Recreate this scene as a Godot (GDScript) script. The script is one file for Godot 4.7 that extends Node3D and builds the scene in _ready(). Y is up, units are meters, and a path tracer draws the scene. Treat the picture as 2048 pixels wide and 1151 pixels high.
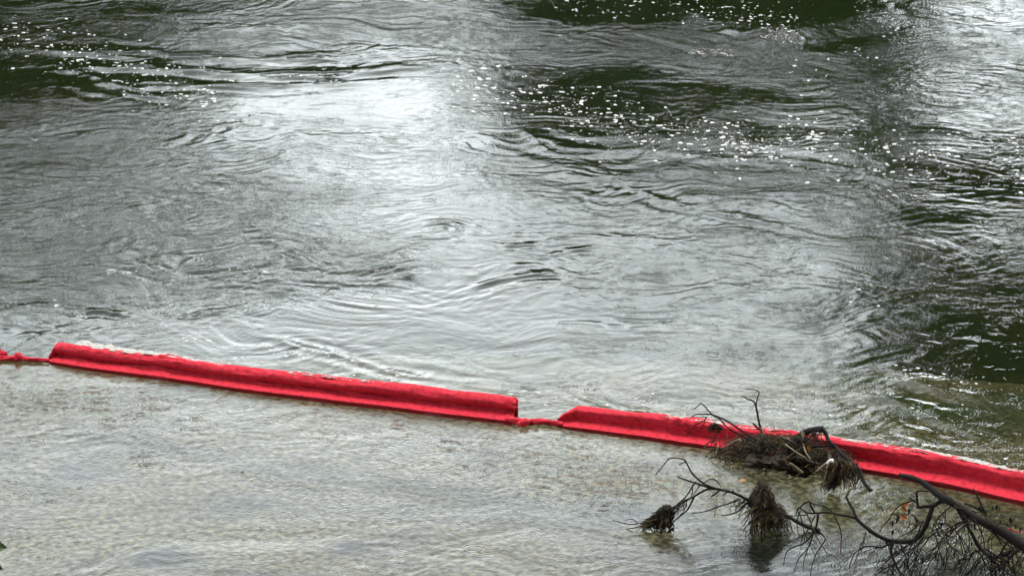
extends Node3D
# A rain-dimpled river seen from its high near bank: red containment booms, drift-wood caught on them, foam on dark water.

const EYE := Vector3(0, 8, 0)
const PITCH := -20.5
const FOV := 10.0
const FAR_SHORE := -41.0
const NEAR_SHORE := -11.0

var rng := RandomNumberGenerator.new()
var used := {}
# water grid
var xs := PackedFloat32Array()
var zs := PackedFloat32Array()
var hts := PackedFloat32Array()
var nx := 0
var nz := 0
var cr_noise := noise(77, 1.0, 2)

# ------------------------------------------------------------------ camera geometry: where a direction of sight meets a plane of the world
func sight(px: float, py: float) -> Vector3:
	var t := tan(deg_to_rad(FOV * 0.5))
	var d := Vector3((px / 1024.0 - 1.0) * t * 1024.0 / 575.0, (1.0 - py / 575.5) * t, -1.0)
	return d.rotated(Vector3.RIGHT, deg_to_rad(PITCH))

func on_water(px: float, py: float, h := 0.0) -> Vector3:
	var d := sight(px, py)
	return EYE + d * ((h - EYE.y) / d.y)

func at_depth(px: float, py: float, z: float) -> Vector3:
	var d := sight(px, py)
	return EYE + d * ((z - EYE.z) / d.z)

# ------------------------------------------------------------------ naming and committing
func numbered(called: String) -> String:
	if not used.has(called):
		used[called] = 0
		return called
	used[called] += 1
	return "%s_%03d" % [called, used[called]]

func tag(o: Node, label: String, category := "", group := "", kind := "") -> void:
	o.set_meta("label", label)
	if category: o.set_meta("category", category)
	if group: o.set_meta("group", group)
	if kind: o.set_meta("kind", kind)

func thing(called: String, label: String, category: String, at := Vector3.ZERO, group := "") -> Node3D:
	var o := Node3D.new()
	o.name = numbered(called)
	add_child(o)
	o.position = at
	tag(o, label, category, group)
	return o

func obj(called: String, mesh: Mesh, m: Material, parent: Node = null) -> MeshInstance3D:
	var o := MeshInstance3D.new()
	o.mesh = mesh
	o.material_override = m
	if parent == null:
		o.name = numbered(called)
		add_child(o)
	else:
		o.name = called
		parent.add_child(o, true)
		var up: Node = parent
		while up != self:
			if up is Node3D: o.position -= (up as Node3D).position
			up = up.get_parent()
	return o

func done(st: SurfaceTool, smooth := true) -> ArrayMesh:
	if smooth: st.generate_normals()
	return st.commit()

func new_st() -> SurfaceTool:
	var st := SurfaceTool.new()
	st.begin(Mesh.PRIMITIVE_TRIANGLES)
	st.set_smooth_group(0)
	return st

func noise(s: int, f: float, oct := 1, type := FastNoiseLite.TYPE_SIMPLEX_SMOOTH) -> FastNoiseLite:
	var n := FastNoiseLite.new()
	n.noise_type = type
	n.seed = s
	n.frequency = f
	n.fractal_type = FastNoiseLite.FRACTAL_FBM if oct > 1 else FastNoiseLite.FRACTAL_NONE
	n.fractal_octaves = oct
	return n

func mat(c: Color, rough := 0.8, spec := 0.5) -> StandardMaterial3D:
	var m := StandardMaterial3D.new()
	m.albedo_color = c.linear_to_srgb()
	m.roughness = rough
	m.metallic_specular = spec
	return m

# a smooth grid surface from rows of points
func sheet(rows: Array, closed := false) -> ArrayMesh:
	var v := PackedVector3Array()
	var idx := PackedInt32Array()
	var uv := PackedVector2Array()
	var nr := rows.size()
	var nc: int = rows[0].size()
	for r in nr:
		for c in nc:
			v.append(rows[r][c])
			uv.append(Vector2(float(c) / (nc - 1), float(r) / (nr - 1)))
	for r in nr - 1:
		for c in (nc if closed else nc - 1):
			var c2 := (c + 1) % nc
			var a := r * nc + c
			var b := r * nc + c2
			idx.append_array(PackedInt32Array([a, b, a + nc, b, b + nc, a + nc]))
	return grid_mesh(v, uv, idx)

func grid_mesh(v: PackedVector3Array, uv: PackedVector2Array, idx: PackedInt32Array, col := PackedColorArray()) -> ArrayMesh:
	var n := PackedVector3Array()
	n.resize(v.size())
	for k in range(0, idx.size(), 3):
		var a := idx[k]
		var b := idx[k + 1]
		var c := idx[k + 2]
		var f := (v[c] - v[a]).cross(v[b] - v[a])
		n[a] += f
		n[b] += f
		n[c] += f
	for k in n.size():
		n[k] = n[k].normalized()
	var arr := []
	arr.resize(Mesh.ARRAY_MAX)
	arr[Mesh.ARRAY_VERTEX] = v
	arr[Mesh.ARRAY_NORMAL] = n
	if uv.size(): arr[Mesh.ARRAY_TEX_UV] = uv
	if col.size(): arr[Mesh.ARRAY_COLOR] = col
	arr[Mesh.ARRAY_INDEX] = idx
	var m := ArrayMesh.new()
	m.add_surface_from_arrays(Mesh.PRIMITIVE_TRIANGLES, arr)
	return m

# smooth curve through points
func curve(pts: PackedVector3Array, per := 5) -> PackedVector3Array:
	var out := PackedVector3Array()
	var n := pts.size()
	for i in n - 1:
		var p0 := pts[maxi(i - 1, 0)]
		var p3 := pts[mini(i + 2, n - 1)]
		for k in per:
			out.append(pts[i].cubic_interpolate(pts[i + 1], p0, p3, float(k) / per))
	out.append(pts[n - 1])
	return out

# tapered tube with slight knobbly radius; returned inside the SurfaceTool
func tube(st: SurfaceTool, p: PackedVector3Array, r0: float, r1: float, sides := 6, knob := 0.12) -> void:
	var n := p.size()
	if n < 2: return
	var ref := Vector3(0.31, 0.2, 0.93)
	var rings := []
	for i in n:
		var t := (p[mini(i + 1, n - 1)] - p[maxi(i - 1, 0)]).normalized()
		var a := t.cross(ref).normalized()
		var b := t.cross(a)
		var r := lerpf(r0, r1, float(i) / (n - 1)) * (1.0 + rng.randf_range(-knob, knob))
		var ring := PackedVector3Array()
		for s in sides:
			var w := TAU * s / sides
			ring.append(p[i] + (a * cos(w) + b * sin(w)) * r)
		rings.append(ring)
	for i in n - 1:
		for s in sides:
			var s2 := (s + 1) % sides
			tri(st, rings[i][s], rings[i + 1][s], rings[i][s2])
			tri(st, rings[i][s2], rings[i + 1][s], rings[i + 1][s2])
	for s in sides:
		var s2 := (s + 1) % sides
		tri(st, p[0], rings[0][s], rings[0][s2])
		tri(st, p[n - 1], rings[n - 1][s2], rings[n - 1][s])

func tri(st: SurfaceTool, a: Vector3, b: Vector3, c: Vector3) -> void:
	st.add_vertex(a)
	st.add_vertex(b)
	st.add_vertex(c)

# a polyline given by directions of sight, standing on a line of the water that runs from row0 to row1
func path(flat: Array, row0: float, row1: float, wander := 0.0) -> PackedVector3Array:
	var out := PackedVector3Array()
	var n := flat.size() / 2
	for i in n:
		var t := float(i) / maxf(n - 1, 1)
		var z := on_water(1024, lerpf(row0, row1, t)).z
		out.append(at_depth(flat[i * 2], flat[i * 2 + 1], z + rng.randf_range(-wander, wander)))
	return out

# ------------------------------------------------------------------ water
func blob(px: float, py: float, rx: float, ry: float, v: float) -> Array:
	var c := on_water(px, py)
	return [c.x, c.z, absf(on_water(px + rx, py).x - c.x), absf(on_water(px, py + ry).z - on_water(px, py - ry).z) * 0.5, v]

func blob_sum(list: Array, x: float, z: float) -> float:
	var s := 0.0
	for b in list:
		var dx: float = (x - b[0]) / b[2]
		var dz: float = (z - b[1]) / b[3]
		var q := dx * dx + dz * dz
		if q < 4.0: s += b[4] * exp(-q * 1.2)
	return s

# the same sum on a grid of 0.14 m, read back by interpolation
const MW := 96
const MH := 150
func blob_map(list: Array) -> PackedFloat32Array:
	var out := PackedFloat32Array()
	for j in MH:
		for i in MW:
			out.append(blob_sum(list, -6.6 + 0.14 * i, -34.0 + 0.14 * j))
	return out

func from_map(m: PackedFloat32Array, x: float, z: float) -> float:
	var u := clampf((x + 6.6) / 0.14, 0, MW - 1.01)
	var w := clampf((z + 34.0) / 0.14, 0, MH - 1.01)
	var i := int(u)
	var k := int(w) * MW + i
	u -= i
	w -= int(w)
	return (m[k] * (1 - u) + m[k + 1] * u) * (1 - w) + (m[k + MW] * (1 - u) + m[k + MW + 1] * u) * w

func spread(a: float, b: float, step: float, lo: float, hi: float) -> PackedFloat32Array:
	var left := []
	var p := a
	var s := step
	while p > lo:
		s = minf(s * 1.25, 4.0)
		p -= s
		left.push_front(maxf(p, lo))
	var out := PackedFloat32Array(left)
	p = a
	while p < b:
		out.append(p)
		p += step
	s = step
	while p < hi:
		out.append(p)
		s = minf(s * 1.25, 4.0)
		p += s
	out.append(hi)
	return out

func find(a: PackedFloat32Array, v: float) -> int:
	return clampi(a.bsearch(v), 1, a.size() - 1)

func water_height(x: float, z: float) -> float:
	var i := find(xs, x)
	var j := find(zs, z)
	var u := clampf((x - xs[i - 1]) / (xs[i] - xs[i - 1]), 0, 1)
	var w := clampf((z - zs[j - 1]) / (zs[j] - zs[j - 1]), 0, 1)
	return lerpf(lerpf(hts[(j - 1) * nx + i - 1], hts[(j - 1) * nx + i], u), lerpf(hts[j * nx + i - 1], hts[j * nx + i], u), w)

# waves of one train that follow a line drawn on the water: amplitude in metres, wavelength across the line, number of crests to each side
func crest(flat: Array, amp: float, wave: float, crests: float, sharp := 1.0) -> void:
	var raw := PackedVector3Array()
	for i in flat.size() / 2:
		raw.append(on_water(flat[i * 2], flat[i * 2 + 1]))
	var p := curve(raw, 6)
	var reach := wave * crests
	var x0 := 1e9
	var x1 := -1e9
	var z0 := 1e9
	var z1 := -1e9
	for q in p:
		x0 = minf(x0, q.x); x1 = maxf(x1, q.x); z0 = minf(z0, q.z); z1 = maxf(z1, q.z)
	var n := p.size()
	for j in range(find(zs, z0 - reach), find(zs, z1 + reach)):
		for i in range(find(xs, x0 - reach), find(xs, x1 + reach)):
			var x := xs[i]
			var z := zs[j]
			var best := 1e9
			var side := 0.0
			var along := 0.0
			for k in n - 1:
				var ax := p[k].x
				var az := p[k].z
				var ex := p[k + 1].x - ax
				var ez := p[k + 1].z - az
				var l2 := ex * ex + ez * ez
				var t := clampf(((x - ax) * ex + (z - az) * ez) / l2, 0, 1)
				var dx := x - ax - ex * t
				var dz := z - az - ez * t
				var d := dx * dx + dz * dz
				if d < best:
					best = d
					side = dx * ez - dz * ex
					along = (k + t) / (n - 1)
			var d2 := sqrt(best) + wave * 0.25 * cr_noise.get_noise_2d(x * 1.2, z * 1.6)
			if d2 > 0 and d2 < reach:
				var f := d2 / reach
				var c := cos(TAU * d2 / wave) if side > 0 else cos(TAU * d2 / (wave * 0.85))
				c = pow(0.5 + 0.5 * c, sharp) - 0.4
				hts[j * nx + i] += amp * (0.75 + 0.9 * cr_noise.get_noise_2d(x * 1.5 + 50, z * 2.0)) * c * (1 - f) * (1 - f) * minf(1.0, 4.0 * minf(along, 1 - along) + 0.05)

# a glassy slope that comes down towards the near side and stops in a crease along a line
func ledge(flat: Array, amp: float, rise: float, back: float) -> void:
	var raw := PackedVector3Array()
	for i in flat.size() / 2:
		raw.append(on_water(flat[i * 2], flat[i * 2 + 1]))
	var p := curve(raw, 4)
	var n := p.size()
	var lo := p[0]
	var hi := p[0]
	for q in p:
		lo = lo.min(q)
		hi = hi.max(q)
	for j in range(find(zs, lo.z - rise - back), find(zs, hi.z + 0.1)):
		for i in range(find(xs, lo.x), find(xs, hi.x)):
			var x := xs[i]
			for k in n - 1:
				var a := p[k]
				var b := p[k + 1]
				if (x - a.x) * (x - b.x) <= 0 and a.x != b.x:
					var u := (x - a.x) / (b.x - a.x)
					var d := a.z + (b.z - a.z) * u - zs[j]
					var along := (k + u) / (n - 1)
					var e := amp * smoothstep(0, 0.25, along) * smoothstep(1.0, 0.75, along)
					if d > 0 and d < rise + back:
						hts[j * nx + i] += e * (d / rise if d < rise else 1.0 - smoothstep(0, 1, (d - rise) / back))
					break

func build_water() -> void:
	xs = spread(-5.8, 5.8, 0.017, -70, 70)
	zs = spread(-31.5, -14.6, 0.02, FAR_SHORE - 1, NEAR_SHORE + 0.5)
	nx = xs.size()
	nz = zs.size()
	hts.resize(nx * nz)
	var chop := [
		blob(300, 20, 800, 60, 0.24), blob(1050, 75, 330, 45, 0.3), blob(1450, 95, 150, 40, 1.3), blob(250, 440, 420, 120, 0.85),
		blob(560, 540, 260, 70, 0.75), blob(120, 260, 260, 50, 0.4), blob(1500, 350, 350, 50, 0.3), blob(700, 190, 230, 55, -0.5), blob(1200, 215, 300, 60, -0.5),
		blob(1650, 290, 400, 45, -0.35), blob(1950, 330, 200, 60, -0.4), blob(1350, 20, 300, 30, -0.7), blob(1645, 84, 60, 16, -1.2), blob(1460, 60, 45, 14, -1.3), blob(1555, 82, 45, 18, 1.5), blob(1950, 560, 170, 150, -0.16), blob(1000, 420, 420, 120, -0.2), blob(900, 640, 300, 60, -0.12), blob(230, 160, 320, 45, -0.45),
		blob(1100, 700, 600, 100, -0.12), blob(700, 980, 1000, 200, -0.26), blob(1850, 780, 260, 110, -0.12), blob(100, 620, 160, 40, 0.1),
	]
	var grain := [blob(1850, 620, 280, 180, 0.05), blob(1950, 150, 200, 140, 0.1), blob(1100, 420, 500, 90, -0.1), blob(900, 640, 350, 60, -0.2), blob(1100, 560, 200, 50, -0.2), blob(1600, 250, 300, 60, 0.1),
		blob(1000, 900, 500, 70, 0.25), blob(300, 800, 300, 40, 0.2), blob(1250, 960, 200, 60, 0.2), blob(700, 980, 1000, 200, 0.2)]
	var chop_map := blob_map(chop)
	var level_map := blob_map(chop + grain)
	var w1 := noise(11, 0.55, 2)
	var w2 := noise(12, 0.75, 2)
	var n1 := noise(21, 1.0, 2)
	var n2 := noise(22, 1.0, 3)
	var n3 := noise(23, 1.0, 2)
	var n4 := noise(24, 0.8)
	for j in nz:
		var z := zs[j]
		var fade_z := smoothstep(-33.5, -31.0, z) * (1.0 - smoothstep(-14.8, -13.0, z))
		for i in nx:
			var x := xs[i]
			var fade := fade_z * (1.0 - smoothstep(5.3, 6.1, absf(x)))
			if fade <= 0.0: continue
			var c := clampf(0.31 + from_map(chop_map, x, z), 0.06, 2.0)
			var px := x + 0.45 * w1.get_noise_2d(x, z)
			var pz := z + 0.30 * w2.get_noise_2d(x, z)
			var h := 0.014 * (0.10 + c) * n1.get_noise_2d(px * 0.5, pz * 1.1)
			var ridge := 1.0 - absf(n2.get_noise_2d(px * 1.3, pz * 3.2)) * 2.2
			h += 0.0098 * (c + 0.5 * maxf(c - 0.5, 0.0)) * ridge * (0.6 + 0.8 * n4.get_noise_2d(x * 0.9, z))
			h += 0.0047 * (c + 0.1) * n3.get_noise_2d(px * 6.0 + 0.2 * ridge, pz * 13.0)
			hts[j * nx + i] = h * fade
	# long wave crests one can follow by eye
	crest([-60, 96, 250, 110, 520, 118, 760, 112], 0.016, 0.55, 1.6)
	crest([60, 128, 330, 138, 560, 150, 800, 140, 1000, 112], 0.020, 0.50, 1.6)
	crest([180, 160, 420, 172, 640, 166, 900, 150], 0.014, 0.45, 1.5)
	crest([120, 130, 210, 160, 290, 190, 430, 212], 0.012, 0.30, 2.0)
	crest([1040, 255, 1120, 300, 1200, 302, 1290, 296], 0.012, 0.42, 1.4)
	crest([1200, 330, 1290, 385, 1400, 420, 1530, 445, 1720, 492], 0.007, 0.26, 2.0)
	crest([1290, 302, 1450, 316, 1650, 335, 1850, 372], 0.009, 0.45, 1.6)
	crest([690, 560, 760, 545, 800, 535], 0.018, 0.22, 1.6)
	crest([720, 580, 790, 553, 830, 556], 0.016, 0.20, 1.4)
	crest([940, 575, 990, 562, 1060, 550, 1130, 545], 0.012, 0.22, 1.6)
	crest([1060, 520, 1130, 505, 1210, 487], 0.010, 0.22, 1.5)
	crest([1000, 492, 1040, 490, 1080, 487], 0.010, 0.20, 1.2)
	crest([840, 450, 895, 445, 915, 458, 890, 472, 800, 476], 0.010, 0.13, 2.0)
	crest([-10, 630, 60, 612, 150, 615, 240, 628], 0.012, 0.22, 1.6)
	crest([150, 628, 200, 622, 260, 634], 0.010, 0.16, 1.4)
	crest([330, 640, 450, 618, 560, 600], 0.007, 0.18, 1.5)
	crest([520, 668, 640, 700, 800, 745, 960, 772, 1100, 790], 0.007, 0.20, 2.2)
	crest([1150, 790, 1230, 818, 1330, 836], 0.008, 0.15, 1.6)
	crest([1690, 770, 1790, 800, 1900, 845, 2060, 890], 0.012, 0.42, 2.4)
	crest([1760, 748, 1900, 780, 2080, 820], 0.010, 0.42, 1.8)
	crest([1650, 835, 1780, 880, 1900, 905], 0.010, 0.28, 2.0)
	# the standing wave where fast water drops over a hidden ledge
	ledge([1830, 56, 1740, 68, 1680, 82, 1600, 99, 1540, 114, 1470, 126], 0.021, 0.55, 1.2)
	ledge([1330, 44, 1400, 60, 1450, 74, 1500, 76, 1530, 68], 0.019, 0.45, 1.2)
	crest([1500, 68, 1545, 64, 1575, 74, 1590, 92], 0.040, 0.32, 0.9)
	crest([1395, 95, 1390, 110, 1372, 122], 0.030, 0.25, 1.2)
	crest([1420, 70, 1500, 88, 1560, 100], 0.025, 0.28, 1.6)

	var v := PackedVector3Array()
	var nrm := PackedVector3Array()
	var uv := PackedVector2Array()
	v.resize(nx * nz)
	nrm.resize(nx * nz)
	uv.resize(nx * nz)
	var u1 := noise(31, 0.30)
	var u2 := noise(32, 0.35)
	for j in nz:
		var ja := maxi(j - 1, 0)
		var jb := mini(j + 1, nz - 1)
		var dz := zs[jb] - zs[ja]
		for i in nx:
			var k := j * nx + i
			var ia := maxi(i - 1, 0)
			var ib := mini(i + 1, nx - 1)
			v[k] = Vector3(xs[i], hts[k], zs[j])
			nrm[k] = Vector3(-(hts[j * nx + ib] - hts[j * nx + ia]) / (xs[ib] - xs[ia]), 1, -(hts[jb * nx + i] - hts[ja * nx + i]) / dz).normalized()
			uv[k] = Vector2(xs[i] + 0.25 * u1.get_noise_2d(xs[i], zs[j]), zs[j] + 0.25 * u2.get_noise_2d(xs[i], zs[j])) / 4.6
	# four roughnesses of the fine ripples, as the wind and the current leave them; each patch of water has one
	var jit := noise(33, 0.9, 4)
	var jit2 := noise(34, 6.0, 2)
	var level := PackedByteArray()
	level.resize(nx * nz)
	for j in nz:
		for i in nx:
			var c := 0.31 + from_map(level_map, xs[i], zs[j]) + 0.30 * jit.get_noise_2d(xs[i] * 0.7, zs[j] * 1.3) + 0.07 * jit2.get_noise_2d(xs[i], zs[j] * 2.0)
			level[j * nx + i] = clampi(int(c * 6.0), 0, 4)
	var tex := ripple_texture()
	var mesh := ArrayMesh.new()
	for lv in 5:
		var remap := PackedInt32Array()
		remap.resize(nx * nz)
		remap.fill(-1)
		var idx := PackedInt32Array()
		var pv := PackedVector3Array()
		var pn := PackedVector3Array()
		var pu := PackedVector2Array()
		for j in nz - 1:
			for i in nx - 1:
				var a := j * nx + i
				if level[a] != lv: continue
				for k in [a, a + 1, a + nx, a + 1, a + nx + 1, a + nx]:
					if remap[k] < 0:
						remap[k] = pv.size()
						pv.append(v[k])
						pn.append(nrm[k])
						pu.append(uv[k])
					idx.append(remap[k])
		if idx.is_empty(): continue
		var arr := []
		arr.resize(Mesh.ARRAY_MAX)
		arr[Mesh.ARRAY_VERTEX] = pv
		arr[Mesh.ARRAY_NORMAL] = pn
		arr[Mesh.ARRAY_TEX_UV] = pu
		arr[Mesh.ARRAY_INDEX] = idx
		mesh.add_surface_from_arrays(Mesh.PRIMITIVE_TRIANGLES, arr)
		var m := StandardMaterial3D.new()
		m.transparency = BaseMaterial3D.TRANSPARENCY_ALPHA
		m.albedo_color = Color(0.004, 0.008, 0.004).linear_to_srgb()
		m.albedo_color.a = 0.12
		m.roughness = 0.03
		m.metallic_specular = 0.5
		m.heightmap_enabled = true
		m.heightmap_texture = tex
		m.heightmap_scale = [0.05, 0.095, 0.15, 0.22, 0.29][lv]
		mesh.surface_set_material(mesh.get_surface_count() - 1, m)
	var o := obj("river_water", mesh, null)
	tag(o, "rain-dimpled river water, clear over sand and green where deep", "", "", "structure")

# fine wind ripples and the rings of raindrops, one tile of 4.6 m
func ripple_texture() -> ImageTexture:
	var S := 2048
	var n := noise(41, 1.0 / 17.0, 3)
	n.fractal_gain = 0.8
	var im := n.get_seamless_image(S, S)
	im.convert(Image.FORMAT_RF)
	var a := im.get_data().to_float32_array()
	var r := RandomNumberGenerator.new()
	r.seed = 5
	for k in 650:
		var cx := r.randf_range(0, S)
		var cy := r.randf_range(0, S)
		var big := r.randf()
		var rad := 10.0 + 34.0 * big * big
		var wave := r.randf_range(7.0, 10.0)
		var amp := r.randf_range(0.20, 0.45) * (1.0 - 0.4 * big)
		var width := wave * (0.6 + 1.1 * big)
		var R := int(rad + width * 2.2)
		for y in range(-R, R + 1):
			for x in range(-R, R + 1):
				var d := sqrt(x * x + y * y)
				var e := (d - rad) / width
				if e > -2.2 and e < 2.2:
					a[posmod(int(cy) + y, S) * S + posmod(int(cx) + x, S)] += amp * cos(TAU * (d - rad) / wave) * exp(-e * e)
	return ImageTexture.create_from_image(Image.create_from_data(S, S, false, Image.FORMAT_RF, a.to_byte_array()))

# ------------------------------------------------------------------ bed and banks
func bed_depth(x: float, z: float) -> float:
	var far := smoothstep(-20.5, -27.0, z)
	var d := 0.30 + 0.22 * smoothstep(-15, -19, z) + 2.0 * far + 0.35 * smoothstep(1.0, 6.0, x) * smoothstep(-16.5, -21.5, z)
	return d

func build_bed() -> void:
	var bx := spread(-7.0, 7.0, 0.065, -80, 80)
	var bz := spread(-30.0, -14.0, 0.075, FAR_SHORE - 3, NEAR_SHORE + 2)
	var v := PackedVector3Array()
	var col := PackedColorArray()
	var idx := PackedInt32Array()
	var na := noise(51, 0.55, 4)
	var nb := noise(52, 3.5, 3)
	var nc := noise(53, 0.9, 3)
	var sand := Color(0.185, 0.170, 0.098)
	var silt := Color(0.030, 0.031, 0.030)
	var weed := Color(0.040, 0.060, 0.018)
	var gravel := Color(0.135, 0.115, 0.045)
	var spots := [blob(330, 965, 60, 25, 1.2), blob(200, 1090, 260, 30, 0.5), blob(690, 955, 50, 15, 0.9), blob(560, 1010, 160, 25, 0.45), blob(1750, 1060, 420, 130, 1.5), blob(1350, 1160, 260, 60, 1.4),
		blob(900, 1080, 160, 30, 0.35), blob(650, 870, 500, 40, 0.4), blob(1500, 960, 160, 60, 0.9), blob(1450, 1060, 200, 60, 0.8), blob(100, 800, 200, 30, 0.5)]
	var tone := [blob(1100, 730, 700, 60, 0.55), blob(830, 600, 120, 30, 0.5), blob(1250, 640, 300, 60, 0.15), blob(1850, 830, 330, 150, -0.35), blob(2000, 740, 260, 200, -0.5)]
	for j in bz.size():
		for i in bx.size():
			var x := bx[i]
			var z := bz[j]
			var y := -bed_depth(x, z) + 0.05 * na.get_noise_2d(x, z) + 0.012 * nb.get_noise_2d(x, z)
			y = lerpf(y, 0.6, smoothstep(NEAR_SHORE - 1.2, NEAR_SHORE + 1.5, z))
			y = lerpf(y, 0.8, smoothstep(FAR_SHORE + 1.0, FAR_SHORE - 2.5, z))
			v.append(Vector3(x, y, z))
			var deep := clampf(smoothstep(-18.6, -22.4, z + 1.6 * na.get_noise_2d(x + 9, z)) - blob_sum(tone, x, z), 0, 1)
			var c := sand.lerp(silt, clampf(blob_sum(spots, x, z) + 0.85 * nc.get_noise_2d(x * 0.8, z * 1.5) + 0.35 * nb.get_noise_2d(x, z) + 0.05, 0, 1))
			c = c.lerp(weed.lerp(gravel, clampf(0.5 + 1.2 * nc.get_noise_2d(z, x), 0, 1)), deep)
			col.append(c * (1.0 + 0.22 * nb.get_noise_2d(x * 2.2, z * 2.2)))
	var w := bx.size()
	for j in bz.size() - 1:
		for i in w - 1:
			var a := j * w + i
			idx.append_array(PackedInt32Array([a, a + 1, a + w, a + 1, a + w + 1, a + w]))
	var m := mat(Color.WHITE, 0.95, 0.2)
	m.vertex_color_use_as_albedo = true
	var nt := NoiseTexture2D.new()
	nt.noise = noise(54, 0.035, 5)
	nt.width = 1024
	nt.height = 1024
	nt.seamless = true
	var ramp := Gradient.new()
	ramp.set_color(0, Color(0.42, 0.42, 0.42))
	ramp.set_color(1, Color(1, 1, 1))
	ramp.set_offset(0, 0.2)
	ramp.set_offset(1, 0.75)
	nt.color_ramp = ramp
	m.albedo_texture = nt
	m.uv1_triplanar = true
	m.uv1_world_triplanar = true
	m.uv1_scale = Vector3.ONE * 0.45
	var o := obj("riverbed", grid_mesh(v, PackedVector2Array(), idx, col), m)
	tag(o, "pale sand and silt riverbed turning to green weed in deeper water", "", "", "structure")

# the silt and green tint that the water carries: it swallows light with depth
func build_tint() -> void:
	var f := FogVolume.new()
	f.name = "river_depth"
	f.shape = RenderingServer.FOG_VOLUME_SHAPE_BOX
	f.size = Vector3(130, 3.4, 27.4)
	f.position = Vector3(0, -1.79, -26.3)
	var m := FogMaterial.new()
	m.albedo = Color(0.13, 0.19, 0.07)
	m.density = 0.22
	f.material = m
	add_child(f)
	tag(f, "green tinted body of the river water, darker where it is deeper", "", "", "structure")

func build_bank(called: String, label: String, z0: float, z1: float, y0: float, y1: float, far_z: float) -> void:
	var rows := []
	var n := noise(61, 0.08, 4)
	for j in 40:
		var t := float(j) / 39
		var row := PackedVector3Array()
		for i in 81:
			var x := -200.0 + 400.0 * i / 80
			var z := lerpf(z0, z1, minf(t / 0.6, 1)) if t < 0.6 else lerpf(z1, far_z, (t - 0.6) / 0.4)
			var y := lerpf(y0, y1, minf(t / 0.6, 1)) + n.get_noise_2d(x, z) * 1.2 * minf(t * 4, 1)
			row.append(Vector3(x, y, z))
		rows.append(row)
	if z1 < z0: rows.reverse()
	var m := mat(Color(0.035, 0.05, 0.018), 0.95, 0.2)
	var nt := NoiseTexture2D.new()
	nt.noise = noise(62, 0.02, 4)
	nt.width = 512
	nt.height = 512
	nt.seamless = true
	var ramp := Gradient.new()
	ramp.set_color(0, Color(0.45, 0.40, 0.30))
	ramp.set_color(1, Color(1, 1, 0.9))
	nt.color_ramp = ramp
	m.albedo_texture = nt
	m.uv1_triplanar = true
	m.uv1_world_triplanar = true
	m.uv1_scale = Vector3.ONE * 0.3
	var o := obj(called, sheet(rows), m)
	tag(o, label, "", "", "structure")

# ------------------------------------------------------------------ trees on both banks (they are what the water mirrors)
var leaf_mesh: ArrayMesh
var bark: StandardMaterial3D
var leaf_mats := []

func make_leaf_clump() -> void:
	var st := new_st()
	for k in 9:
		var c := Vector3(rng.randf_range(-0.5, 0.5), rng.randf_range(-0.4, 0.4), rng.randf_range(-0.5, 0.5))
		var a := Vector3(rng.randf_range(-1, 1), rng.randf_range(-0.7, 0.5), rng.randf_range(-1, 1)).normalized()
		var b := a.cross(Vector3(rng.randf_range(-1, 1), 1, rng.randf_range(-1, 1))).normalized() * 0.16
		a *= 0.36
		tri(st, c - a, c + b, c + a)
		tri(st, c - a, c + a, c - b)
	leaf_mesh = done(st)

func tree(called: String, label: String, at: Vector3, height: float, width: float, low: float, leaf: int, count: int, group: String) -> void:
	rng.seed = 1000 + int(absf(at.x * 37.0 + at.z * 11.0) * 10.0)
	var t := thing(called, label, "tree" if height > 6.5 else "bush", at, group)
	var st := new_st()
	var lean := Vector3(rng.randf_range(-0.3, 0.3), 0, rng.randf_range(-0.3, 0.3))
	var top := at + Vector3(lean.x, height * 0.85, lean.z)
	tube(st, curve(PackedVector3Array([at - Vector3(0, 0.4, 0), at + lean * 0.6 + Vector3(0, height * 0.4, 0), top]), 6), height * 0.022, 0.03, 7)
	var lobes := []
	var lobe_n := 14
	for k in lobe_n:
		var w := rng.randf() * TAU
		var hh := lerpf(low, 0.92, (k + rng.randf()) / lobe_n) * height
		var rr := width * 0.5 * rng.randf_range(0.3, 0.75) * (1.15 - 0.7 * hh / height)
		var e := at + Vector3(cos(w) * rr, hh, sin(w) * rr)
		lobes.append(e)
		var b0 := at + lean * 0.5 + Vector3(0, hh * 0.62, 0)
		tube(st, curve(PackedVector3Array([b0, b0.lerp(e, 0.5) + Vector3(0, 0.1 * rr, 0), e]), 4), height * 0.009, 0.015, 5)
	obj("trunk", done(st), bark, t)
	var mm := MultiMesh.new()
	mm.transform_format = MultiMesh.TRANSFORM_3D
	mm.mesh = leaf_mesh
	mm.instance_count = count
	for k in count:
		var l: Vector3 = lobes[rng.randi() % lobes.size()]
		var d := Vector3(rng.randfn(), rng.randfn() * 0.75, rng.randfn()) * width * 0.15
		var p := l + d - at
		p.y = maxf(p.y, low * height * 0.9 + rng.randf() * 0.4)
		mm.set_instance_transform(k, Transform3D(Basis.from_euler(Vector3(rng.randf() * TAU, rng.randf() * TAU, rng.randf() * TAU)).scaled(Vector3.ONE * rng.randf_range(0.45, 0.9)), p))
	var o := MultiMeshInstance3D.new()
	o.name = "crown"
	o.multimesh = mm
	o.material_override = leaf_mats[leaf]
	o.set_meta("kind", "stuff")
	t.add_child(o, true)

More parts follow.
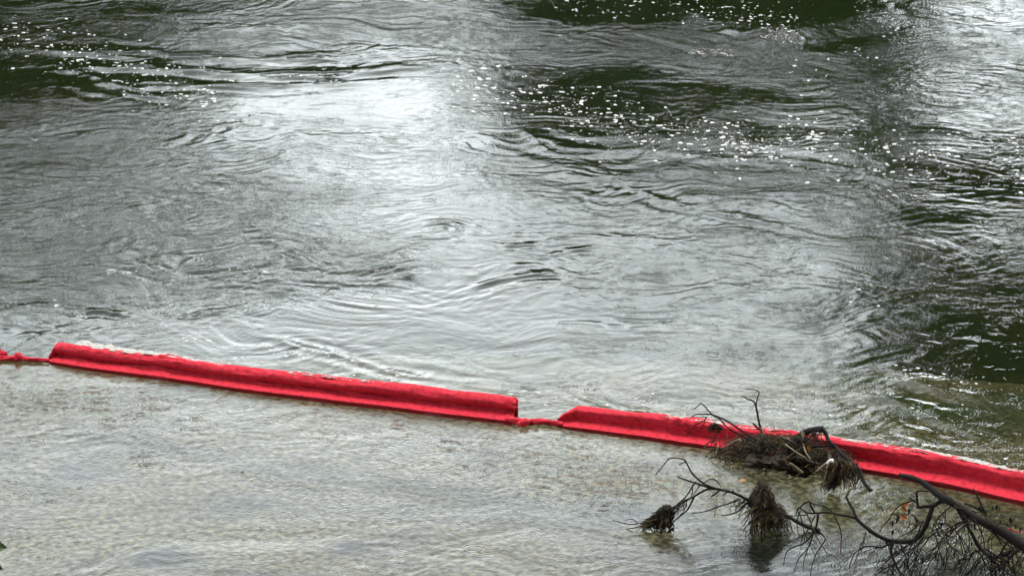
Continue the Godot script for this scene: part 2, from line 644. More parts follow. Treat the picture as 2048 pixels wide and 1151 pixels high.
func build_trees() -> void:
	bark = mat(Color(0.06, 0.05, 0.04), 0.9, 0.3)
	for c in [Color(0.030, 0.055, 0.016), Color(0.040, 0.068, 0.018), Color(0.022, 0.040, 0.016)]:
		var m := mat(c, 0.6, 0.4)
		m.cull_mode = BaseMaterial3D.CULL_DISABLED
		leaf_mats.append(m)
	make_leaf_clump()
	var g := "trees along the far bank"
	# x, height, width, lowest foliage (share of height)
	var far := [[-11.5, 6.4, 4.5, 0.1, 0], [-8.2, 7.0, 4.2, 0.05, 2], [-5.9, 6.2, 3.2, 0.05, 1], [-4.0, 4.0, 2.6, 0.06, 0], [-2.0, 3.9, 3.0, 0.06, 2], [0.95, 6.4, 2.9, 0.06, 2], [2.6, 7.0, 3.0, 0.06, 0], [4.3, 5.8, 2.6, 0.06, 1],
		[6.3, 3.4, 2.6, 0.08, 1], [8.2, 15.0, 5.2, 0.465, 2], [5.0, 5.4, 1.8, 0.06, 0], [10.6, 15.5, 5.0, 0.40, 0], [11.8, 14.5, 5.5, 0.06, 2], [16.0, 12.0, 6.0, 0.1, 2], [-16.0, 8.0, 5.5, 0.1, 1], [-22.0, 9.0, 6.5, 0.1, 0], [22.0, 11.0, 6.5, 0.1, 1]]
	var places := ["first", "second", "third", "fourth", "fifth", "sixth", "seventh", "eighth", "ninth", "tenth", "eleventh", "twelfth", "thirteenth", "fourteenth", "fifteenth", "sixteenth", "seventeenth", "eighteenth"]
	far.sort_custom(func(a, b): return a[0] < b[0])
	for k in far.size():
		var f: Array = far[k]
		tree("bank_tree", "%s leafy %s on the far bank, %s from the left" % [["dark green", "mid green", "deep green"][f[4]], "tree" if f[1] > 6.5 else "bush", places[k]], Vector3(f[0], 0.6, -44.5 - 1.2 * (k % 3)), f[1], f[2], f[3], f[4], 8000 if f[1] > 14.2 else 420 if f[1] < 4.0 else 2400, g)
	var near := [[-22.0, 22.0, 11.0], [-13.0, 24.0, 11.0], [-5.0, 25.0, 11.0], [4.0, 24.0, 11.0], [12.5, 25.0, 11.0], [21.0, 22.0, 11.0]]
	for k in near.size():
		var f: Array = near[k]
		tree("near_tree", "tall leafy tree rising behind the near bank, %s from the left" % places[k], Vector3(f[0], 6.8, 8.0), f[1], f[2], 0.15, 0, 4000, "trees behind the near bank")
	var low := [[-23.0, -6.0], [-15.5, -6.0], [-8.5, -5.0], [8.8, -5.0], [16.0, -6.0], [24.0, -6.0]]
	for k in low.size():
		var f: Array = low[k]
		tree("near_tree", "tall leafy tree by the water of the near bank, %s from the left" % places[k], Vector3(f[0], 3.4, f[1]), 25.0, 11.0, 0.25, 2, 4500, "trees behind the near bank")

# ------------------------------------------------------------------ booms
var red_cloth: StandardMaterial3D
var white_cloth: StandardMaterial3D

func cloth(c: Color, bump: float) -> StandardMaterial3D:
	var m := mat(c, 0.75, 0.3)
	var nt := NoiseTexture2D.new()
	nt.noise = noise(71, 0.012, 4)
	nt.width = 512
	nt.height = 512
	nt.seamless = true
	m.heightmap_enabled = true
	m.heightmap_texture = nt
	m.heightmap_scale = bump
	var stain := NoiseTexture2D.new()
	stain.noise = noise(72, 0.02, 5)
	stain.width = 512
	stain.height = 512
	stain.seamless = true
	var ramp := Gradient.new()
	ramp.set_color(0, Color(0.66, 0.60, 0.60))
	ramp.set_color(1, Color(1, 1, 1))
	ramp.set_offset(1, 0.55)
	stain.color_ramp = ramp
	m.albedo_texture = stain
	m.uv1_triplanar = true
	m.uv1_scale = Vector3.ONE * 2.2
	return m

# one boom: front hem line on the water, cross-section from the hem back over the float
func boom(label: String, hem: Array, scale0: float, scale1: float, taper0: float, taper1: float, pads: Array, s: int, flat := 0.0) -> void:
	var raw := PackedVector3Array()
	for i in hem.size() / 2:
		raw.append(on_water(hem[i * 2], hem[i * 2 + 1]))
	var p := curve(raw, 80)
	var n := p.size()
	var t := thing("oil_boom", label, "boom", p[n / 2], "red fabric booms strung across the river")
	# cross-section: distance back from the hem and height
	var key := PackedVector3Array([Vector3(0.05, -0.05, 0), Vector3(0.006, -0.010, 0), Vector3(0.002, 0.004, 0), Vector3(0.035, 0.006, 0), Vector3(0.075, 0.011, 0), Vector3(0.096, 0.020, 0), Vector3(0.112, 0.027, 0),
		Vector3(0.092, 0.045, 0), Vector3(0.080, 0.072, 0), Vector3(0.096, 0.098, 0), Vector3(0.132, 0.110, 0), Vector3(0.172, 0.100, 0), Vector3(0.186, 0.080, 0), Vector3(0.188, 0.05, 0), Vector3(0.182, 0.02, 0), Vector3(0.175, -0.08, 0)])
	# the right boom's cloth hangs flatter from the float to the hem
	key[6] = key[6].lerp(Vector3(0.092, 0.042, 0), flat)
	key[7] = key[7].lerp(Vector3(0.090, 0.058, 0), flat)
	key[8] = key[8].lerp(Vector3(0.094, 0.080, 0), flat)
	var prof := curve(key, 3)
	var na := noise(s, 1.6, 2)
	var nb := noise(s + 1, 5.0, 3)
	var nc := noise(s + 2, 14.0, 2)
	var skirt := []
	var sleeve := []
	var top := []
	for i in n:
		var f := float(i) / (n - 1)
		var dir := (p[mini(i + 1, n - 1)] - p[maxi(i - 1, 0)]).normalized()
		var away := Vector3(dir.z, 0, -dir.x)
		if away.z > 0: away = -away
		var k := lerpf(scale0, scale1, f)
		var len_here := f * p[0].distance_to(p[n - 1])
		var end := minf(clampf(len_here / taper0, 0, 1) if taper0 > 0 else 1.0, clampf((p[0].distance_to(p[n - 1]) - len_here) / taper1, 0, 1) if taper1 > 0 else 1.0)
		k *= lerpf(0.35, 1.0, end)
		var a := PackedVector3Array()
		var b := PackedVector3Array()
		for c in prof.size():
			var d: float = prof[c].x * k
			var y: float = prof[c].y * k
			if c > 15: y *= 1.0 + 0.10 * na.get_noise_2d(len_here, 0)
			var q := Vector2(len_here, d * 4.0 + y * 4.0)
			# wrinkles run across and along the cloth
			var fold := 1.0 - absf(nb.get_noise_2d(q.x * 0.55 + q.y * 0.9, q.y * 0.7 + 20.0)) * 3.0
			var wr := 0.008 * na.get_noise_2d(q.x * 1.4, q.y * 1.2) + 0.015 * pow(maxf(fold, 0.0), 2.0) * (0.35 + 1.3 * na.get_noise_2d(q.x, 40)) + 0.0016 * nc.get_noise_2d(q.x, q.y * 2.0)
			if c < 15: wr *= 0.4
			var out := p[i] + away * (d - wr * 0.6 + 0.012 * na.get_noise_2d(len_here, 7)) + Vector3(0, y + wr * (1.0 if c > 6 else 0.3), 0)
			if c >= 18:
				var to_end := minf(len_here, p[0].distance_to(p[n - 1]) - len_here)
				var pull := pow(clampf(1.0 - to_end / 0.05, 0, 1), 2.0) * (0.28 + 0.20 * sin(c * 1.35 + s))
				out = out.lerp(p[i] + away * 0.14 * k + Vector3(0, 0.055 * k, 0), pull)
			if c <= 18: a.append(out)
			if c >= 18: b.append(out)
			if c == 30: top.append([out, away, k])
		skirt.append(a)
		sleeve.append(b)
	obj("skirt", sheet(skirt), red_cloth, t)
	var sl := obj("float_sleeve", sheet(sleeve), red_cloth, t)
	# gathered ends: pleats drawn from the rim of the sleeve to a puckered middle
	for e in [0, n - 1]:
		var rim: PackedVector3Array = sleeve[e]
		var mid := Vector3.ZERO
		for q in rim: mid += q
		mid /= rim.size()
		var inward := (p[n / 2] - p[e]).normalized() * 0.022
		var rings := []
		for r in 6:
			var ring := PackedVector3Array()
			for q in rim.size() * 2 - 1:
				var u := q / 2.0
				var e0 := rim[int(u)].lerp(rim[mini(int(u) + 1, rim.size() - 1)], u - int(u))
				var w := r / 5.0
				ring.append(e0.lerp(mid, w) + inward * (w * 1.2 + 0.55 * sin(q * 1.2 + r * 0.5) * sin(w * PI)) - inward * 0.25 * sin(w * PI))
			rings.append(ring)
		if e == 0: rings.reverse()
		obj("gathered_end", sheet(rings), red_cloth, sl)
	# white padding that shows behind the float
	for pad in pads:
		var rows := []
		for i in n:
			var f := float(i) / (n - 1)
			if f < pad[0] or f > pad[1]: continue
			var g: float = (f - pad[0]) / (pad[1] - pad[0])
			var wide: float = lerpf(pad[2], pad[3], g) * (0.8 + 0.2 * minf(1.0, minf(g, 1 - g) * 12)) * (1 + 0.22 * nb.get_noise_2d(f * 12, 3))
			var o: Vector3 = top[i][0]
			var away2: Vector3 = top[i][1]
			var row := PackedVector3Array()
			for c in 7:
				var u := c / 6.0
				var quilt := 0.007 * sqrt(absf(sin(f * pad[4] + u * 1.3)))
				row.append(o + away2 * (u * wide - 0.012) + Vector3(0, -0.006 - 0.014 * u * u + quilt + 0.004 * nc.get_noise_2d(f * 40, u * 3), 0))
			row.append(o + away2 * wide + Vector3(0, -0.16, 0))
			rows.append(row)
		obj("white_pad", sheet(rows), white_cloth, t)

func knot(label: String, line: Array, r: float, lumps: Array) -> void:
	var raw := PackedVector3Array()
	for i in line.size() / 2:
		raw.append(on_water(line[i * 2], line[i * 2 + 1], 0.012))
	var t := thing("boom_tie", label, "tie", raw[raw.size() / 2])
	var c := curve(raw, 6)
	for k in 3:
		var st := new_st()
		var q := PackedVector3Array()
		for i in c.size():
			var f := float(i) / (c.size() - 1)
			q.append(c[i] + Vector3(0, 0.010 * sin(f * 7 + k * 2.1), 0.016 * cos(f * 6 + k * 2.1)))
		tube(st, q, r, r * 0.8, 7, 0.25)
		obj("strand", done(st), red_cloth, t)
	for l in lumps:
		var p := on_water(l[0], l[1], 0.02)
		var rows := []
		var nn := noise(int(l[0]), 1.0, 2)
		for a in 9:
			var row := PackedVector3Array()
			for b in 13:
				var d := Vector3(sin(PI * a / 8) * cos(TAU * b / 12), cos(PI * a / 8), sin(PI * a / 8) * sin(TAU * b / 12))
				var s := nn.get_noise_3d(d.x * 1.2, d.y * 1.2, d.z * 1.2)
				row.append(p + d * Vector3(l[2], l[3], l[2] * 0.8) * (1 + 0.5 * s))
			rows.append(row)
		obj("knot", sheet(rows), red_cloth, t)

func build_booms() -> void:
	red_cloth = cloth(Color(0.44, 0.016, 0.034), 0.5)
	white_cloth = cloth(Color(0.31, 0.31, 0.295), 0.2)
	boom("long red boom left of centre with white padding showing behind its left half", [93, 722, 250, 744, 500, 779, 750, 810, 1021, 842], 0.84, 0.98, 0.06, 0.0,
		[[0.085, 0.44, 0.15, 0.06, 70.0], [0.56, 0.76, 0.08, 0.05, 80.0]], 101)
	boom("red boom on the right, half hidden by driftwood, white rim along its back", [1112, 850, 1250, 868, 1400, 889, 1560, 911, 1724, 936, 1894, 968, 2048, 1003, 2200, 1040], 0.86, 1.15, 0.15, 0.0,
		[[0.20, 0.99, 0.062, 0.080, 14.0]], 201, 0.8)
	knot("knotted red fabric tie joining the two booms at the gap", [1012, 836, 1040, 843, 1065, 843, 1090, 843, 1125, 848], 0.016, [[1047, 845, 0.032, 0.026], [1072, 843, 0.02, 0.018]])
	knot("small red knotted tie at the left edge of the picture", [-40, 712, 0, 716, 30, 716, 60, 718, 98, 720], 0.010, [[36, 714, 0.036, 0.030], [2, 708, 0.034, 0.034], [50, 716, 0.016, 0.015]])

# ------------------------------------------------------------------ driftwood
var wood: StandardMaterial3D
var twig_wood: StandardMaterial3D
var pale_wood: StandardMaterial3D
var grass_dark: StandardMaterial3D
var grass_tan: StandardMaterial3D

func branch(t: Node3D, flat: Array, row0: float, row1: float, r0: float, r1: float, m: Material = null, wander := 0.012, called := "branch") -> PackedVector3Array:
	var st := new_st()
	var p := curve(path(flat, row0, row1, wander), 5)
	if r0 < 0.0065:
		r0 *= 1.6
		r1 *= 1.6
	tube(st, p, r0, r1, 7 if r0 > 0.006 else 5)
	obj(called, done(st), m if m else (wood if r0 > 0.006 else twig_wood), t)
	return p

# a forking twig that sprouts from a point and bends under its weight
func sprig(st: SurfaceTool, from: Vector3, dir: Vector3, length: float, r: float, sag: float, forks: int, fruits: SurfaceTool = null) -> void:
	var p := PackedVector3Array([from])
	var d := dir.normalized()
	var q := from
	var steps := maxi(4, int(length / 0.02))
	for k in steps:
		d = (d + Vector3(rng.randf_range(-0.28, 0.28), rng.randf_range(-0.2, 0.2) - sag, rng.randf_range(-0.2, 0.2))).normalized()
		q += d * (length / steps)
		p.append(q)
		if forks > 0 and k > 0 and rng.randf() < float(forks) / steps * 1.6:
			sprig(st, q, (d + Vector3(rng.randf_range(-1.0, 1.0), rng.randf_range(-0.4, 0.3), rng.randf_range(-0.6, 0.6))).normalized(), length * rng.randf_range(0.3, 0.6), r * 0.65, sag, forks - 2, fruits)
		if fruits and rng.randf() < 0.035:
			cone(fruits, q + Vector3(0, -0.012, 0), rng.randf_range(0.006, 0.012))
	tube(st, p, r, r * 0.4, 4, 0.15)

func cone(st: SurfaceTool, c: Vector3, r: float) -> void:
	var tip := c + Vector3(rng.randf_range(-0.4, 0.4), -1.8, rng.randf_range(-0.4, 0.4)) * r
	tube(st, PackedVector3Array([c + Vector3(0, r * 1.4, 0), c + Vector3(0, r * 0.6, 0), c, tip]), r * 0.3, r * 0.3, 5, 0.0)
	tube(st, PackedVector3Array([c + Vector3(0, r * 0.9, 0), c.lerp(tip, 0.3), tip]), r * 0.9, r * 0.2, 6, 0.25)

# strands hung over a support, pulled down by the water that brought them
func hang(st: SurfaceTool, a: Vector3, b: Vector3, count: int, drop0: float, drop1: float, r: float, sway: Vector3) -> void:
	for k in count:
		var s := a.lerp(b, rng.randf()) + Vector3(rng.randf_range(-0.01, 0.01), rng.randf_range(0, 0.015), rng.randf_range(-0.02, 0.02))
		var d := rng.randf_range(drop0, drop1)
		var p := PackedVector3Array()
		var w := rng.randf_range(-0.3, 0.3)
		for i in 7:
			var f := i / 6.0
			p.append(s + Vector3(w * 0.15 * sin(f * 3), -d * f, 0) + sway * f * f * rng.randf_range(0.6, 1.3) + Vector3(rng.randf_range(-1, 1), 0, rng.randf_range(-1, 1)) * 0.006)
		tube(st, p, r * rng.randf_range(0.6, 1.3), r * 0.5, 4, 0.2)

func stuff(called: String, st: SurfaceTool, m: Material, t: Node3D) -> void:
	var o := obj(called, done(st), m, t)
	o.set_meta("kind", "stuff")

# flat dead leaf, slightly cupped
func leaf_shape(c: Vector3, along: Vector3, up: Vector3, l: float, w: float, teeth := 0.0) -> ArrayMesh:
	var rows := []
	var side := along.cross(up).normalized()
	for i in 13:
		var f := i / 12.0
		var half := w * 0.5 * pow(sin(PI * pow(f, 0.8)), 0.8) * (1.0 - teeth * (i % 2))
		var row := PackedVector3Array()
		for k in [-1.0, -0.5, 0.0, 0.5, 1.0]:
			row.append(c + along * (l * f) + side * half * k + up * (absf(k) * w * 0.14 + 0.12 * l * f * (1 - f)))
		rows.append(row)
	return sheet(rows)

# a sodden lump of mud and matted roots
func lump(called: String, t: Node3D, c: Vector3, size: Vector3, m: Material, s: int) -> void:
	var nn := noise(s, 1.0, 4)
	var rows := []
	for a in 15:
		var row := PackedVector3Array()
		for b in 23:
			var d := Vector3(sin(PI * a / 14) * cos(TAU * b / 22), cos(PI * a / 14), sin(PI * a / 14) * sin(TAU * b / 22))
			row.append(c + d * size * (1.0 + 0.9 * nn.get_noise_3d(d.x * 1.6, d.y * 1.6, d.z * 1.6)))
		rows.append(row)
	obj(called, sheet(rows), m, t)

func build_driftwood() -> void:
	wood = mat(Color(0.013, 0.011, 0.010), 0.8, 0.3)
	var nt := NoiseTexture2D.new()
	nt.noise = noise(81, 0.03, 4)
	nt.width = 512
	nt.height = 512
	nt.seamless = true
	wood.heightmap_enabled = true
	wood.heightmap_texture = nt
	wood.heightmap_scale = 0.8
	wood.uv1_triplanar = true
	wood.uv1_scale = Vector3(9, 9, 9)
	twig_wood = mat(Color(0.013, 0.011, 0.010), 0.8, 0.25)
	pale_wood = mat(Color(0.11, 0.085, 0.055), 0.7, 0.4)
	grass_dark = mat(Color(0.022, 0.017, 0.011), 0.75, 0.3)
	grass_tan = mat(Color(0.075, 0.052, 0.022), 0.8, 0.3)
	var bleached := mat(Color(0.30, 0.25, 0.17), 0.8, 0.3)
	var rust_leaf := mat(Color(0.36, 0.13, 0.04), 0.7, 0.3)
	rust_leaf.cull_mode = BaseMaterial3D.CULL_DISABLED

	# --- the heap caught on the right boom
	var base := on_water(1570, 930)
	var t := thing("driftwood_heap", "tangled heap of wet branches and dead grass lodged against the right boom", "driftwood", base)
	branch(t, [1570, 916, 1525, 887, 1495, 869, 1466, 849, 1445, 837, 1427, 831, 1404, 807, 1397, 811, 1389, 816, 1381, 818], 935, 930, 0.0070, 0.0022)
	branch(t, [1448, 838, 1424, 829, 1401, 828, 1390, 829, 1381, 836], 930, 930, 0.0034, 0.0018)
	branch(t, [1413, 833, 1407, 842, 1392, 848, 1384, 857, 1374, 866], 930, 930, 0.0026, 0.0012)
	branch(t, [1411, 842, 1402, 855, 1400, 868], 930, 930, 0.0020, 0.0010)
	branch(t, [1438, 836, 1456, 855, 1470, 862, 1490, 874, 1512, 886], 930, 932, 0.0026, 0.0020)
	branch(t, [1440, 856, 1460, 860, 1485, 873, 1500, 876], 930, 932, 0.0020, 0.0014)
	branch(t, [1525, 892, 1510, 890, 1498, 888, 1492, 881], 932, 934, 0.0028, 0.0016)
	branch(t, [1523, 860, 1519, 848, 1515, 828, 1510, 806, 1503, 800, 1495, 798, 1490, 794, 1483, 791], 925, 925, 0.0048, 0.0018)
	branch(t, [1516, 828, 1512, 812, 1514, 800, 1518, 786, 1517, 783, 1509, 779, 1500, 778, 1491, 777], 925, 925, 0.0030, 0.0016)
	branch(t, [1524, 862, 1516, 856, 1506, 846], 926, 926, 0.0046, 0.0030)
	branch(t, [1523, 876, 1523, 866, 1522, 855], 926, 926, 0.0110, 0.0070, pale_wood, 0.004, "broken_stub")
	branch(t, [1570, 900, 1590, 880, 1606, 866, 1622, 860, 1634, 858, 1645, 857], 935, 935, 0.016, 0.020)
	branch(t, [1643, 857, 1651, 866, 1656, 878, 1664, 888, 1674, 897], 935, 945, 0.0125, 0.011)
	branch(t, [1672, 893, 1680, 905, 1698, 921, 1717, 937, 1723, 952, 1729, 966, 1742, 981], 945, 980, 0.011, 0.013)
	branch(t, [1622, 894, 1640, 892, 1656, 891, 1672, 893], 938, 940, 0.0065, 0.0075)
	branch(t, [1606, 884, 1612, 905, 1630, 928, 1650, 944], 940, 950, 0.0040, 0.0020, bleached)
	branch(t, [1565, 922, 1584, 908, 1605, 893, 1626, 875], 944, 940, 0.0026, 0.0018, pale_wood)
	branch(t, [1560, 872, 1580, 880, 1600, 890, 1603, 896], 938, 940, 0.0028, 0.0018, pale_wood)
	branch(t, [1436, 892, 1433, 902, 1430, 911], 925, 925, 0.0034, 0.0024, bleached, 0.002)
	branch(t, [1571, 888, 1590, 902, 1612, 915], 945, 948, 0.0026, 0.0020, bleached)
	branch(t, [1481, 878, 1466, 884, 1450, 897, 1436, 915], 928, 930, 0.0075, 0.0030, pale_wood)
	branch(t, [1480, 880, 1484, 888, 1482, 899], 928, 928, 0.0050, 0.0030, pale_wood)
	branch(t, [1579, 926, 1592, 934, 1606, 945], 950, 955, 0.0060, 0.0040, pale_wood)
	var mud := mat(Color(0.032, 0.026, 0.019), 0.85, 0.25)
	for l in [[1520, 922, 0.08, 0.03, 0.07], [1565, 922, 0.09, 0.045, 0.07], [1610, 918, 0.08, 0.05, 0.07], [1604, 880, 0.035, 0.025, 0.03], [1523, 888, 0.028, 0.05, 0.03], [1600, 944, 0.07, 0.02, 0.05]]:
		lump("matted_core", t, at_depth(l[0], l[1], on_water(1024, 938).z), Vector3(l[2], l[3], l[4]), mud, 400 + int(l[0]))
	var st_dark := new_st()
	var st_tan := new_st()
	var c := on_water(1568, 922)
	for k in 900:
		var w := rng.randf() * TAU
		var rr := sqrt(rng.randf())
		var fl := Vector2(cos(w) * rr, sin(w) * rr)
		var mound := (1.0 - rr * rr)
		var q := c + Vector3(fl.x * 0.40, rng.randf_range(-0.01, 0.15) * mound + 0.004, fl.y * 0.17 + 0.10 * fl.x)
		var d := Vector3(rng.randf_range(-1, 1) + 0.3, rng.randf_range(-0.35, 0.35), rng.randf_range(-0.45, 0.75)).normalized()
		var l := rng.randf_range(0.05, 0.24)
		var bend := Vector3(rng.randf_range(-1, 1), rng.randf_range(-0.2, 0.9), rng.randf_range(-1, 1)) * l * 0.6
		var p := PackedVector3Array()
		for i in 6:
			var f := i / 5.0
			var o := q + d * l * (f - 0.5) + bend * f * (1 - f) * 2.0
			o.y = maxf(o.y, -0.02)
			p.append(o)
		tube(st_tan if rng.randf() < 0.30 else st_dark, p, rng.randf_range(0.0014, 0.0042), 0.0012, 4, 0.2)
	# moss and mud packed round the arch and the stub
	for k in 170:
		var f := rng.randf()
		var q: Vector3 = path([1575, 905, 1600, 876, 1630, 862], 936, 936)[int(f * 2.99)] + Vector3(rng.randf_range(-0.05, 0.05), rng.randf_range(-0.05, 0.02), rng.randf_range(-0.03, 0.03))
		sprig(st_dark, q, Vector3(rng.randf_range(-1, 1), rng.randf_range(-1, 0.5), rng.randf_range(-0.5, 0.7)), rng.randf_range(0.03, 0.07), 0.003, 0.1, 0)
	for k in 60:
		var q: Vector3 = at_depth(1523 + rng.randf_range(-8, 10), 880 + rng.randf_range(-12, 16), on_water(1024, 928).z)
		sprig(st_dark, q, Vector3(rng.randf_range(-1, 1), rng.randf_range(-1, 0.3), 0.4), rng.randf_range(0.02, 0.05), 0.003, 0.1, 0)
	hang(st_dark, at_depth(1428, 848, on_water(1024, 930).z), at_depth(1437, 856, on_water(1024, 930).z), 40, 0.02, 0.06, 0.0028, Vector3(-0.02, 0, 0))
	for k in 26:
		sprig(st_dark, at_depth(rng.randf_range(1418, 1452), rng.randf_range(868, 890), on_water(1024, 928).z), Vector3(rng.randf_range(-0.4, 0.4), -1, 0.2), rng.randf_range(0.05, 0.12), 0.0016, 0.05, 1)
	var litter := mat(Color(0.085, 0.055, 0.028), 0.7, 0.35)
	litter.cull_mode = BaseMaterial3D.CULL_DISABLED
	var ls := new_st()
	for k in 150:
		var w := rng.randf() * TAU
		var rr := sqrt(rng.randf())
		var q := c + Vector3(cos(w) * rr * 0.36, 0.01 + rng.randf() * 0.14 * (1 - rr * rr), sin(w) * rr * 0.16 + 0.09 * cos(w) * rr)
		ls.append_from(leaf_shape(q, Vector3(rng.randf_range(-1, 1), rng.randf_range(-0.6, 0.3), rng.randf_range(-1, 1)).normalized(), Vector3(rng.randf_range(-0.5, 0.5), 1, rng.randf_range(-0.2, 1)).normalized(), rng.randf_range(0.02, 0.055), rng.randf_range(0.01, 0.026)), 0, Transform3D())
	var lo := obj("leaf_litter", ls.commit(), litter, t)
	lo.set_meta("kind", "stuff")
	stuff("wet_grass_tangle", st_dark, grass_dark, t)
	stuff("straw_tangle", st_tan, grass_tan, t)
	for k in 3:
		var lp := at_depth([1616, 1658, 1604][k], [888, 905, 860][k], on_water(1024, 938).z + 0.02)
		var lf := obj("dead_leaf", leaf_shape(lp, Vector3(0.2, -0.9, 0.2).normalized(), Vector3(0, 0.3, 1).normalized(), 0.05, 0.022), [rust_leaf, bleached, bleached][k], t)
		if k == 0: lf.set_meta("label", "rust brown dead leaf stuck in the heap")

	# --- hanging grass on a low branch right of the heap
	var hz := on_water(1024, 985).z
	var h := thing("hanging_grass_clump", "dark flood grass draped over a low branch right of the driftwood heap", "flood debris", on_water(1680, 985))
	branch(h, [1654, 926, 1668, 921, 1684, 921, 1702, 926, 1716, 936], 985, 982, 0.0065, 0.0075)
	var hs := new_st()
	hang(hs, at_depth(1656, 926, hz), at_depth(1684, 922, hz), 90, 0.06, 0.20, 0.0032, Vector3(-0.045, 0, 0.03))
	hang(hs, at_depth(1684, 922, hz), at_depth(1712, 930, hz), 80, 0.05, 0.17, 0.0032, Vector3(0.0, 0, 0.03))
	lump("matted_core", h, at_depth(1668, 948, hz - 0.02), Vector3(0.045, 0.075, 0.03), mud, 434)
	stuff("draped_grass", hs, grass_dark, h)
	var hs2 := new_st()
	hang(hs2, at_depth(1660, 926, hz + 0.03), at_depth(1708, 928, hz + 0.03), 34, 0.04, 0.16, 0.0022, Vector3(-0.03, 0, 0.03))
	stuff("pale_stalks", hs2, grass_tan, h)
	branch(h, [1654, 924, 1644, 932, 1634, 941], 985, 985, 0.0026, 0.0020, bleached, 0.002)
	branch(h, [1655, 930, 1652, 948, 1648, 958, 1640, 965, 1626, 966], 988, 990, 0.0030, 0.0018, bleached, 0.002)
	var stub := new_st()
	tube(stub, PackedVector3Array([at_depth(1655, 926, hz + 0.03), at_depth(1660, 921, hz + 0.04), at_depth(1665, 921, hz + 0.03)]), 0.010, 0.012, 7)
	obj("bleached_stub", done(stub), mat(Color(0.5, 0.49, 0.46), 0.8, 0.3), h)

	# --- the low branch left of it, with two clumps
	var b := thing("snagged_branch", "thin black branch arching out of the water with two clumps of roots", "branch", on_water(1470, 1055))
	var R := 1058.0
	branch(b, [1640, 1062, 1613, 1052, 1593, 1042, 1563, 1026, 1540, 1019, 1515, 1012], 1062, R, 0.0135, 0.0105)
	branch(b, [1515, 1012, 1484, 993, 1460, 983, 1433, 977, 1407, 966, 1386, 948, 1378, 935, 1371, 924, 1358, 929], R, R, 0.0095, 0.0030)
	branch(b, [1376, 931, 1370, 920, 1360, 917, 1345, 915, 1338, 917, 1330, 926, 1322, 936, 1311, 949], R, R, 0.0030, 0.0016)
	branch(b, [1430, 977, 1407, 971, 1377, 961, 1354, 953], R, R, 0.0050, 0.0022)
	branch(b, [1442, 978, 1420, 977, 1407, 981, 1392, 990, 1376, 998, 1359, 1008, 1342, 1018, 1328, 1030], R, R, 0.0075, 0.0042)
	branch(b, [1388, 994, 1380, 1010, 1372, 1022, 1352, 1038, 1338, 1056], R, R, 0.0040, 0.0018)
	branch(b, [1392, 962, 1384, 974, 1372, 992, 1355, 1008, 1346, 1016], R, R, 0.0030, 0.0020)
	branch(b, [1400, 968, 1393, 980, 1385, 990], R, R, 0.0022, 0.0014)
	branch(b, [1384, 968, 1385, 980, 1383, 992], R, R, 0.0022, 0.0012)
	branch(b, [1404, 970, 1418, 958, 1432, 960, 1442, 973], R, R, 0.0018, 0.0014)
	branch(b, [1440, 978, 1430, 988, 1422, 992], R, R, 0.0036, 0.0022)
	branch(b, [1470, 986, 1455, 984, 1446, 990], R, R, 0.0030, 0.0020)
	branch(b, [1466, 984, 1466, 978], R, R, 0.0028, 0.0020)
	branch(b, [1338, 1020, 1320, 1034, 1300, 1047, 1280, 1046, 1262, 1048, 1240, 1044, 1226, 1040], R, R + 2, 0.0030, 0.0014)
	branch(b, [1290, 1047, 1280, 1052, 1262, 1056, 1252, 1058], R, R + 2, 0.0024, 0.0014)
	branch(b, [1276, 1046, 1266, 1038, 1258, 1038, 1250, 1042], R, R, 0.0016, 0.0010)
	branch(b, [1480, 998, 1455, 1007, 1436, 1013, 1418, 1020, 1401, 1024, 1384, 1026], R, R - 20, 0.0030, 0.0016)
	branch(b, [1496, 1004, 1486, 1012, 1472, 1024, 1450, 1030, 1442, 1030], R, R - 10, 0.0036, 0.0018)
	branch(b, [1434, 992, 1433, 1012, 1428, 1034], R, R, 0.0012, 0.0008)
	var zb := on_water(1024, R).z
	var bs := new_st()
	hang(bs, at_depth(1318, 1022, zb), at_depth(1340, 1014, zb), 120, 0.05, 0.14, 0.0042, Vector3(-0.03, 0, 0.02))
	hang(bs, at_depth(1300, 1046, zb), at_depth(1322, 1024, zb), 60, 0.02, 0.07, 0.0040, Vector3(-0.05, 0, 0.02))
	hang(bs, at_depth(1345, 1016, zb), at_depth(1375, 1000, zb), 26, 0.04, 0.12, 0.0022, Vector3(-0.05, 0, 0.0))
	lump("matted_core", b, at_depth(1325, 1036, zb), Vector3(0.026, 0.06, 0.03), mud, 431)
	lump("matted_core", b, at_depth(1524, 1000, zb), Vector3(0.055, 0.10, 0.05), mud, 432)
	lump("matted_core", b, at_depth(1540, 1030, zb), Vector3(0.065, 0.06, 0.05), mud, 433)
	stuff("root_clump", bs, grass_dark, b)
	var bp := new_st()
	hang(bp, at_depth(1284, 1058, zb + 0.02), at_depth(1318, 1032, zb + 0.02), 10, 0.005, 0.03, 0.0028, Vector3(-0.06, 0, 0.02))
	stuff("pale_root", bp, grass_tan, b)
	# the bigger clump: a ragged cone of turf round the branch
	var peak := at_depth(1524, 962, zb)
	var cs := new_st()
	var ct := new_st()
	for k in 520:
		var f := pow(rng.randf(), 0.7)
		var spreadx := lerpf(0.012, 0.095, minf(f * 1.5, 1.0))
		var q := peak + Vector3(rng.randf_range(-1, 1) * spreadx + 0.05 * f, -0.27 * f, rng.randf_range(-0.06, 0.06))
		var d := Vector3((q.x - peak.x) * 5.0 + rng.randf_range(-0.5, 0.4), rng.randf_range(-1.2, -0.2), rng.randf_range(-0.2, 0.4))
		sprig(ct if rng.randf() < 0.16 else cs, q, d, rng.randf_range(0.03, 0.13), rng.randf_range(0.0012, 0.0040), 0.16, 0)
